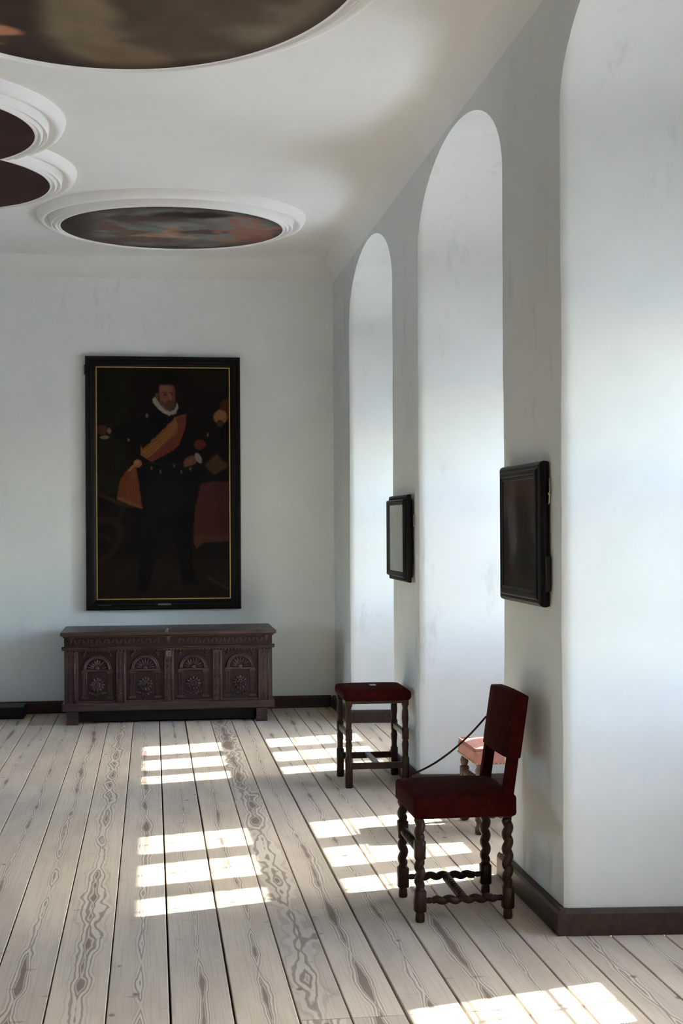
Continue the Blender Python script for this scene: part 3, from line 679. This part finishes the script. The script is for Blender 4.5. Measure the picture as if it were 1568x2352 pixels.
for i in range(n + 1):   # upholstered back panel, padded, lower edge slightly curved
    v = i / n; z0 = .628; z1 = .872; ringp = []
    for (d, yv) in [(-1, -1), (-1, -.5), (-1, 0), (-1, .5), (-1, 1), (1, 1), (1, .5), (1, 0), (1, -.5), (1, -1)]:
        z = z0 + (z1 - z0) * v + (.018 * (1 - yv * yv) * (1 - v) * -.3) + .004 * (1 - yv * yv) * v
        pad = .012 * (1 - yv ** 4) * (1 - (2 * v - 1) ** 4)
        xc = LX + .002 + (z - .43) * .145
        ringp.append((xc + (-.034 - pad if d < 0 else .018), yv * .212, z))
    rings.append(ringp)
smooth_angle(mb.loft(rings).build('backrest', 'red_velvet', chair, bevel=.007, seg=3, angle=.8), 60)

# rope across the chair
rp = empty('barrier_rope', (CX - .14, CY + .2, .49)); tag(rp, 'thin red-brown rope tied from chair back to seat of the dark red chair', 'rope')
B = Vector(rp.location)
A0, A1 = Vector((CX + .190, CY + .220, .735)), Vector((CX - .138, CY + .212, .500))
pts = []
for i in range(25):
    t = i / 24; p = A0.lerp(A1, t); p.z -= .034 * 4 * t * (1 - t); pts.append(p - B)
MB().tube([A0 + Vector((.05, -.002, .006)) - B, A0 + Vector((.03, .002, .004)) - B] + pts, .0042, 8).build('cord', 'rope', rp, smooth=True)
loop = [A1 - B + Vector(q) for q in ((0, 0, 0), (.006, .008, -.02), (.022, .010, -.05), (.040, .010, -.085), (.055, .004, -.105), (.072, -.006, -.107), (.090, .004, -.105))]
MB().tube(loop, .004, 8).build('wrapped_end', 'rope', rp, smooth=True)
for dx, dz in ((.052, -.132), (.092, -.138)):
    q = A1 - B + Vector((dx, .004, -.105)); e_ = A1 - B + Vector((dx + .004, .004, dz))
    mb = MB().tube([q, q.lerp(e_, .5) + Vector((.002, 0, 0)), e_], .0028, 6).sphere(e_, .0075, n=8, m=6)
    mb.tube([e_, e_ + Vector((0, 0, -.016))], [.004, .007], 8); mb.build('tassel', 'rope', rp, smooth=True)

# tall red-topped stool by the second pier
SX, SY = 1.305, 8.285
st = empty('tall_stool', (SX, SY, 0)); tag(st, 'tall stool with dark red velvet top and plain turned legs by the mirror', 'stool')
sx, sy = .168, .190
for a in (-1, 1):
    for b in (-1, 1):
        xf_leg(st, [('sq', 0, .175, .021), ('ro', [(.177, .018), (.195, .0165), (.215, .018), (.25, .0205), (.272, .0165)]), ('sq', .276, .345, .0195),
                    ('ro', [(.347, .017), (.362, .0165), (.40, .0205), (.44, .019), (.462, .015), (.472, .018)]), ('sq', .476, .52, .0195)], a * sx, b * sy, 'oak_dark')
for b in (-1, 1): MB().box(-sx + .019, sx - .019, b * sy - .010, b * sy + .010, .108, .146).build('low_rail', 'oak_dark', st, bevel=.003)
MB().box(-.018, .018, -sy + .010, sy - .010, .128, .144).build('centre_rail', 'oak_dark', st, bevel=.003)
for a in (-1, 1): MB().box(a * sx - .011, a * sx + .011, -sy + .019, sy - .019, .292, .326).build('side_rail', 'oak_dark', st, bevel=.003)
MB().box(-sx, sx, -sy, sy, .49, .515).build('seat_frame', 'oak_dark', st)
cushion(-.200, .203, -.222, .212, .508, .570, .010, .022, 'seat', 'red_velvet', st)
tg = MB().box(-.019, .019, -.020, .020, 0, .0022).build('paper_card', 'paper', loc=(SX + .0, SY - .03, .5815)); tag(tg, 'small white card lying on the red top of the tall stool', 'card')

# rose upholstered stool in the middle niche
ps = empty('low_stool', (1.785, 6.955, 0)); tag(ps, 'faded pink upholstered stool with twisted legs, half hidden in the window niche', 'stool')
qx, qy = .175, .170
for a in (-1, 1):
    for b in (-1, 1):
        xf_leg(ps, [('ro', [(0, .016), (.008, .024), (.03, .024), (.05, .016), (.058, .019)]), ('sq', .06, .13, .0215), ('tw', .132, .225, .0155, .006, .06), ('sq', .228, .285, .0215),
                    ('ro', [(.287, .014), (.296, .019), (.318, .022), (.335, .014), (.342, .020), (.352, .020)])], a * qx, b * qy, 'walnut')
for a in (-1, 1):
    mb = turned([('ro', [(0, .012), (.012, .014)]), ('tw', .012, .285, .0150, .006, .045), ('ro', [(.286, .014), (.300, .012)])])
    smooth_angle(between(mb, (a * qx, -qy + .02, .256), (a * qx, qy - .02, .256)).build('stretcher', 'walnut', ps), 50)
    mb = turned([('ro', [(0, .012), (.012, .014)]), ('tw', .012, .295, .0140, .006, .045), ('ro', [(.296, .014), (.310, .012)])])
    smooth_angle(between(mb, (-qx + .02, a * qy, .095), (qx - .02, a * qy, .095)).build('low_stretcher', 'walnut', ps), 50)
cushion(-.205, .205, -.198, .198, .348, .420, .020, .014, 'seat', 'pink_leather', ps)
mb = MB()
for i in range(19):
    t = -.195 + .39 * i / 18
    for s in (-1, 1):
        mb.sphere((t, s * .199, .356), .0045, n=6, m=4); mb.sphere((s * .206, t * .97, .356), .0045, n=6, m=4)
o = mb.build('nail_trim', 'brass', ps, smooth=True); o['kind'] = 'stuff'
for s in (-1, 1):
    MB().tube([(-.197, s * .190, .4235), (0, s * .192, .4245), (.197, s * .190, .4235)], .005, 8).build('piping', 'pink_leather', ps, smooth=True)
    MB().tube([(s * .197, -.190, .4235), (s * .199, 0, .4245), (s * .197, .190, .4235)], .005, 8).build('piping', 'pink_leather', ps, smooth=True)

# ------------------------------------------------------------------ carved chest
C0, C1, CYF, CYB = -0.685, 0.940, 10.965, 11.60
OX = (C0 + C1) / 2
ch = empty('carved_chest', (OX, CYF, 0)); tag(ch, 'long dark oak chest with four carved arched panels below the portrait', 'chest')
L = lambda x: x - OX
D = CYB - CYF
MB().box(L(C0 + .005), L(C1 - .005), .030, D, .155, .690).build('body', 'chest_shaded', ch)
MB().box(L(C0 - .012), L(C1 + .012), -.012, D, .105, .168).build('base_rail', 'chest', ch, bevel=.008)
MB().box(L(C0 + .07), L(C1 - .07), .10, .13, .012, .105).build('under_chest_shade', 'black', ch)  # black board added as the shade under the chest
for a in (-.662, .806):
    for y0 in (-.004, D - .09):
        mb = MB(); prof = [(0.0, .0), (.088, .0), (.088, .035), (.080, .043), (.088, .053), (.088, .105), (.0, .105), (.0, .053), (.008, .043), (.0, .035)]
        mb.loft([[(L(a) + p, y0 + yy, z) for p, z in prof] for yy in (0, .09)]); mb.build('foot', 'chest', ch, bevel=.002, seg=1)
lid = MB().box(L(C0 - .022), L(C1 + .024), -.040, D + .015, .690, .722).build('lid', 'chest', ch, bevel=.010, seg=3)
MB().box(L(C0 - .006), L(C1 + .006), -.006, .03, .676, .692).build('lid_moulding', 'chest', lid, bevel=.004)
hp = MB().box(-.010 + L(.105), .018 + L(.105), -.05, .02, .716, .730).sphere((L(.112), .005, .733), .010, n=8, m=6).build('hasp', 'iron', lid)
fr = MB().box(L(C0 + .010), L(C1 - .010), .004, .03, .608, .680).build('frieze', 'chest_shaded', ch)
mb = MB()
for i in range(46):      # raised frieze carving
    xx = C0 + .09 + i * (C1 - C0 - .18) / 45
    if abs(xx - .118) < .06: continue
    k = len(mb.v); mb.box(-.006, .006, -.004, .004, -.018, .018).xf(Matrix.Translation((L(xx), .002, .643)) @ Matrix.Rotation((.5 if i % 2 else -.35), 4, 'Y'), k)
mb.build('frieze_carving', 'chest', fr)['kind'] = 'stuff'
for xx in (C0 + .055, .118, C1 - .055):  # corbels on the frieze
    MB().add([(L(xx) - .030, .006, .680), (L(xx) + .030, .006, .680), (L(xx) + .030, .006, .668), (L(xx), .006, .618), (L(xx) - .030, .006, .668), (L(xx) - .012, -.022, .680), (L(xx) + .016, -.022, .680), (L(xx) + .004, -.016, .640)],
             [(0, 5, 6, 1), (0, 4, 7, 5), (5, 7, 6), (6, 7, 2, 1), (4, 3, 7), (3, 2, 7), (0, 1, 2, 3, 4)]).build('corbel', 'chest', ch)
mb = MB(); prof = [(.03, .606), (-.004, .606), (-.016, .598), (-.012, .590), (-.002, .586), (-.002, .578), (.03, .578)]
mb.loft([[(xx, y, z) for y, z in prof] for xx in (L(C0 - .012), L(C1 + .012))]).build('waist_moulding', 'chest', ch)
mb = MB()
for i in range(64): xx = C0 + .02 + i * (C1 - C0 - .04) / 63; mb.box(L(xx) - .006, L(xx) + .006, -.004, .02, .566, .578)
o = mb.build('dentil_row', 'chest', ch); o['kind'] = 'stuff'
stx = [-.625, -.245, .126, .502, .876]
for i, xx in enumerate(stx):
    w_ = .038 if 0 < i < 4 else .052
    s_ = MB().box(L(xx) - w_, L(xx) + w_, .002, .035, .165, .570).build('stile', 'chest', ch, bevel=.004)
    mb = MB(); n = 15
    for j in range(n):    # slanted leaf carving
        if i == 2 and j > n - 3: continue
        k = len(mb.v); mb.sphere((0, 0, 0), 1, .007, .006, .019, n=8, m=6).xf(Matrix.Translation((L(xx) - .010, .001, .185 + j * .0255)) @ Matrix.Rotation(.62, 4, 'Y'), k)
    mb.build('leaf_carving', 'chest', s_, smooth=True)
    MB().tube([(L(xx) + .024, -.001, .172), (L(xx) + .024, -.001, .562)], .0075, 8).build('bead', 'chest', s_, smooth=True)
    MB().tube([(L(xx) - .032, .001, .172), (L(xx) - .032, .001, .562)], .0035, 6).build('bead', 'chest', s_, smooth=True)
lk = MB().box(L(.126) - .026, L(.126) + .026, -.006, .004, .520, .568).build('lock_plate', 'iron', ch, bevel=.002)
MB().tube([(L(.126), -.008, .548), (L(.126), -.0055, .548)], .006, 10).box(L(.126) - .003, L(.126) + .003, -.0085, -.0055, .532, .548).build('keyhole', 'black', lk)
def arc(cx, cz, r, y, n=18, a0=0, a1=math.pi): return [(cx + r * math.cos(a0 + (a1 - a0) * i / n), y, cz + r * math.sin(a0 + (a1 - a0) * i / n)) for i in range(n + 1)]
def half_ring(mb, cx, cz, prof, n=20):
    mb.loft([[(cx + r * math.cos(math.pi * i / n), y, cz + r * math.sin(math.pi * i / n)) for r, y in prof] for i in range(n + 1)], cap=True)
    return mb
for i in range(4):
    x0, x1 = stx[i] + (.052 if i == 0 else .038), stx[i + 1] - (.052 if i == 3 else .038); c = L((x0 + x1) / 2)
    pn = MB().box(L(x0), L(x1), .024, .034, .165, .570).build('panel', 'chest_shaded', ch)
    mb = half_ring(MB(), c, .428, [(.110, .024), (.110, .012), (.104, .006), (.097, .010), (.092, .006), (.084, .010), (.082, .024)]); smooth_angle(mb.build('arch', 'chest', pn), 45)
    mb = MB()
    for k in range(9):       # shell ribs
        a = math.pi * (k + .5) / 9; kk = len(mb.v)
        mb.sphere((0, 0, 0), 1, .0085, .010, .027, n=8, m=6).xf(Matrix.Translation((c + .051 * math.cos(a), .020, .430 + .051 * math.sin(a))) @ Matrix.Rotation(math.pi / 2 - a, 4, 'Y'), kk)
    mb.sphere((c, .018, .434), .022, 1, .6, .8); mb.build('shell', 'chest', pn, smooth=True)
    MB().box(c - .118, c + .118, .010, .026, .410, .426).build('impost', 'chest', pn, bevel=.004)
    mb = MB()
    for k in range(12):
        a = 2 * math.pi * k / 12; kk = len(mb.v)
        mb.sphere((0, 0, 0), 1, .0115, .009, .017, n=8, m=6).xf(Matrix.Translation((c + .041 * math.cos(a), .019, .306 + .041 * math.sin(a))) @ Matrix.Rotation(math.pi / 2 - a, 4, 'Y'), kk)
    for k in range(8):
        a = 2 * math.pi * (k + .5) / 8; mb.sphere((c + .020 * math.cos(a), .014, .306 + .020 * math.sin(a)), .009, 1, .8, 1)
    mb.sphere((c, .012, .306), .010); mb.build('rosette', 'chest', pn, smooth=True)
    for s in (-1, 1):        # fluted pilasters with cap and base
        p = c + s * .098; mb = MB().box(p - .024, p + .024, .014, .026, .394, .410).box(p - .026, p + .026, .013, .026, .196, .214)
        for q in (-.015, -.005, .005, .015): mb.tube([(p + q, .022, .214), (p + q, .022, .394)], .0042, 6)
        mb.build('pilaster', 'chest', pn)
        mb = MB()
        for (dx, dz, r) in ((.098, .125, .012), (.086, .137, .010), (.103, .108, .009), (.072, .142, .007)): mb.sphere((c + s * dx, .020, .428 + dz - .004), r, 1, .6, 1)
        mb.build('spandrel_leaf', 'chest', pn, smooth=True)
    mb = MB()
    for k in range(7): mb.sphere((c - .06 + .02 * k, .021, .232 + .012 * math.cos(k * 1.05)), .011, 1, .6, .8)
    mb.box(L(x0), L(x1), .012, .026, .168, .182); mb.build('lower_scroll', 'chest', pn)

# low black box at the foot of the back wall
bb = MB().box(-.30, .30, -.14, .14, 0, .095).build('low_black_box', 'black', loc=(-1.325, 11.53, 0), bevel=.006); tag(bb, 'low black box on the floor against the back wall, left of the chest', 'box')

# ------------------------------------------------------------------ pictures on the piers
def pier_loc(yc, z0): return lambda a, z, d: (-d, a - yc, z - z0)
# landscape in a broad dark frame, near pier
Y0, Y1, Z0, Z1 = 5.235, 5.862, 1.222, 1.790
e = empty('small_painting', (XR - .004, (Y0 + Y1) / 2, Z0)); tag(e, 'small dark landscape painting in a black frame on the nearest pier', 'painting')
loc = pier_loc((Y0 + Y1) / 2, Z0)
prof = [(.030, .002), (.004, .002), (.0, .016), (.0, .026), (.006, .038), (.016, .044), (.026, .042), (.032, .048), (.046, .050), (.052, .044)]
rect_frame(MB(), loc, [(Y0 + i, Y1 - i, Z0 + i, Z1 - i, d) for i, d in prof]).build('frame', 'black_frame', e)
rect_frame(MB(), loc, [(Y0 + i, Y1 - i, Z0 + i, Z1 - i, d) for i, d in ((.0515, .044), (.053, .046), (.064, .045), (.067, .040))]).build('inner_slip', 'brown_frame', e)
def land(nu, nv):
    uu, vv = np.meshgrid(np.linspace(0, 1, nu), np.linspace(0, 1, nv)); p = Painter(uu + (fbm(uu, vv, 9, 3, 4) - .5) * .08, vv, 0.40)
    p.fill((48, 33, 29)); p.mix(sstep(.15, .35, vv), (44, 37, 35)); p.mix(sstep(.45, .6, vv + .2 * (fbm(uu, vv, 5, 4, 5) - .5)), (22, 17, 14)); p.mix(sstep(.75, 1, vv), (30, 21, 16))
    p.ell(.62, .5, .28, .42, (17, 15, 14), .5, .9); p.ell(.25, .42, .16, .3, (52, 52, 52), .7, .7); p.ell(.35, .58, .08, .1, (60, 52, 46), .7, .7); p.ell(.08, .6, .12, .3, (17, 14, 13), .4)
    p.c *= (0.8 + .4 * fbm(uu, vv, 18, 4, 6))[..., None]; return p.c
ci = .066
grid_canvas('canvas', loc(Y1 - ci, Z1 - ci, .041), (0, -(Y1 - Y0 - 2 * ci), 0), (0, 0, -(Z1 - Z0 - 2 * ci)), 90, 80, land(90, 80), 'canvas', e)
MB().tube([(-.008, -.318, .40), (-.008, -.330, .405), (-.008, -.336, .44), (-.008, -.334, .50)], .0025, 6).sphere((-.008, -.334, .44), .007).build('wall_hook', 'brass', e, smooth=True)
MB().box(-.022, -.002, -.335, -.312, .06, .20).build('alarm_sensor', 'black', e, bevel=.006)
# mirror in a stepped frame, second pier
Y0, Y1, Z0, Z1 = 8.055, 8.690, 1.200, 1.722
e = empty('wall_mirror', (XR - .004, (Y0 + Y1) / 2, Z0)); tag(e, 'grey wall mirror in a stepped dark brown frame on the farther pier', 'mirror')
loc = pier_loc((Y0 + Y1) / 2, Z0)
MB().box(-.022, -.002, -.27, .27, .03, Z1 - Z0 - .03).build('back_board', 'brown_frame', e)
rect_frame(MB(), loc, [(Y0 + i, Y1 - i, Z0 + i, Z1 - i, d) for i, d in ((.05, .016), (.004, .016), (.0, .024), (.004, .040), (.014, .044), (.026, .038), (.030, .030))]).build('outer_frame', 'brown_frame', e)
rect_frame(MB(), loc, [(Y0 + i, Y1 - i, Z0 + i, Z1 - i, d) for i, d in ((.028, .030), (.028, .056), (.034, .064), (.044, .062), (.052, .056), (.058, .056), (.062, .052))]).build('inner_frame', 'brown_frame', e)
i = .061; mesh_obj('mirror_glass', [loc(Y0 + i, Z0 + i, .053), loc(Y1 - i, Z0 + i, .053), loc(Y1 - i, Z1 - i, .053), loc(Y0 + i, Z1 - i, .053)], [(0, 3, 2, 1)], 'mirror', e)
MB().tube([(-.006, -.330, .33), (-.006, -.336, .36), (-.006, -.334, .40)], .0025, 6).build('wall_hook', 'brass', e, smooth=True)
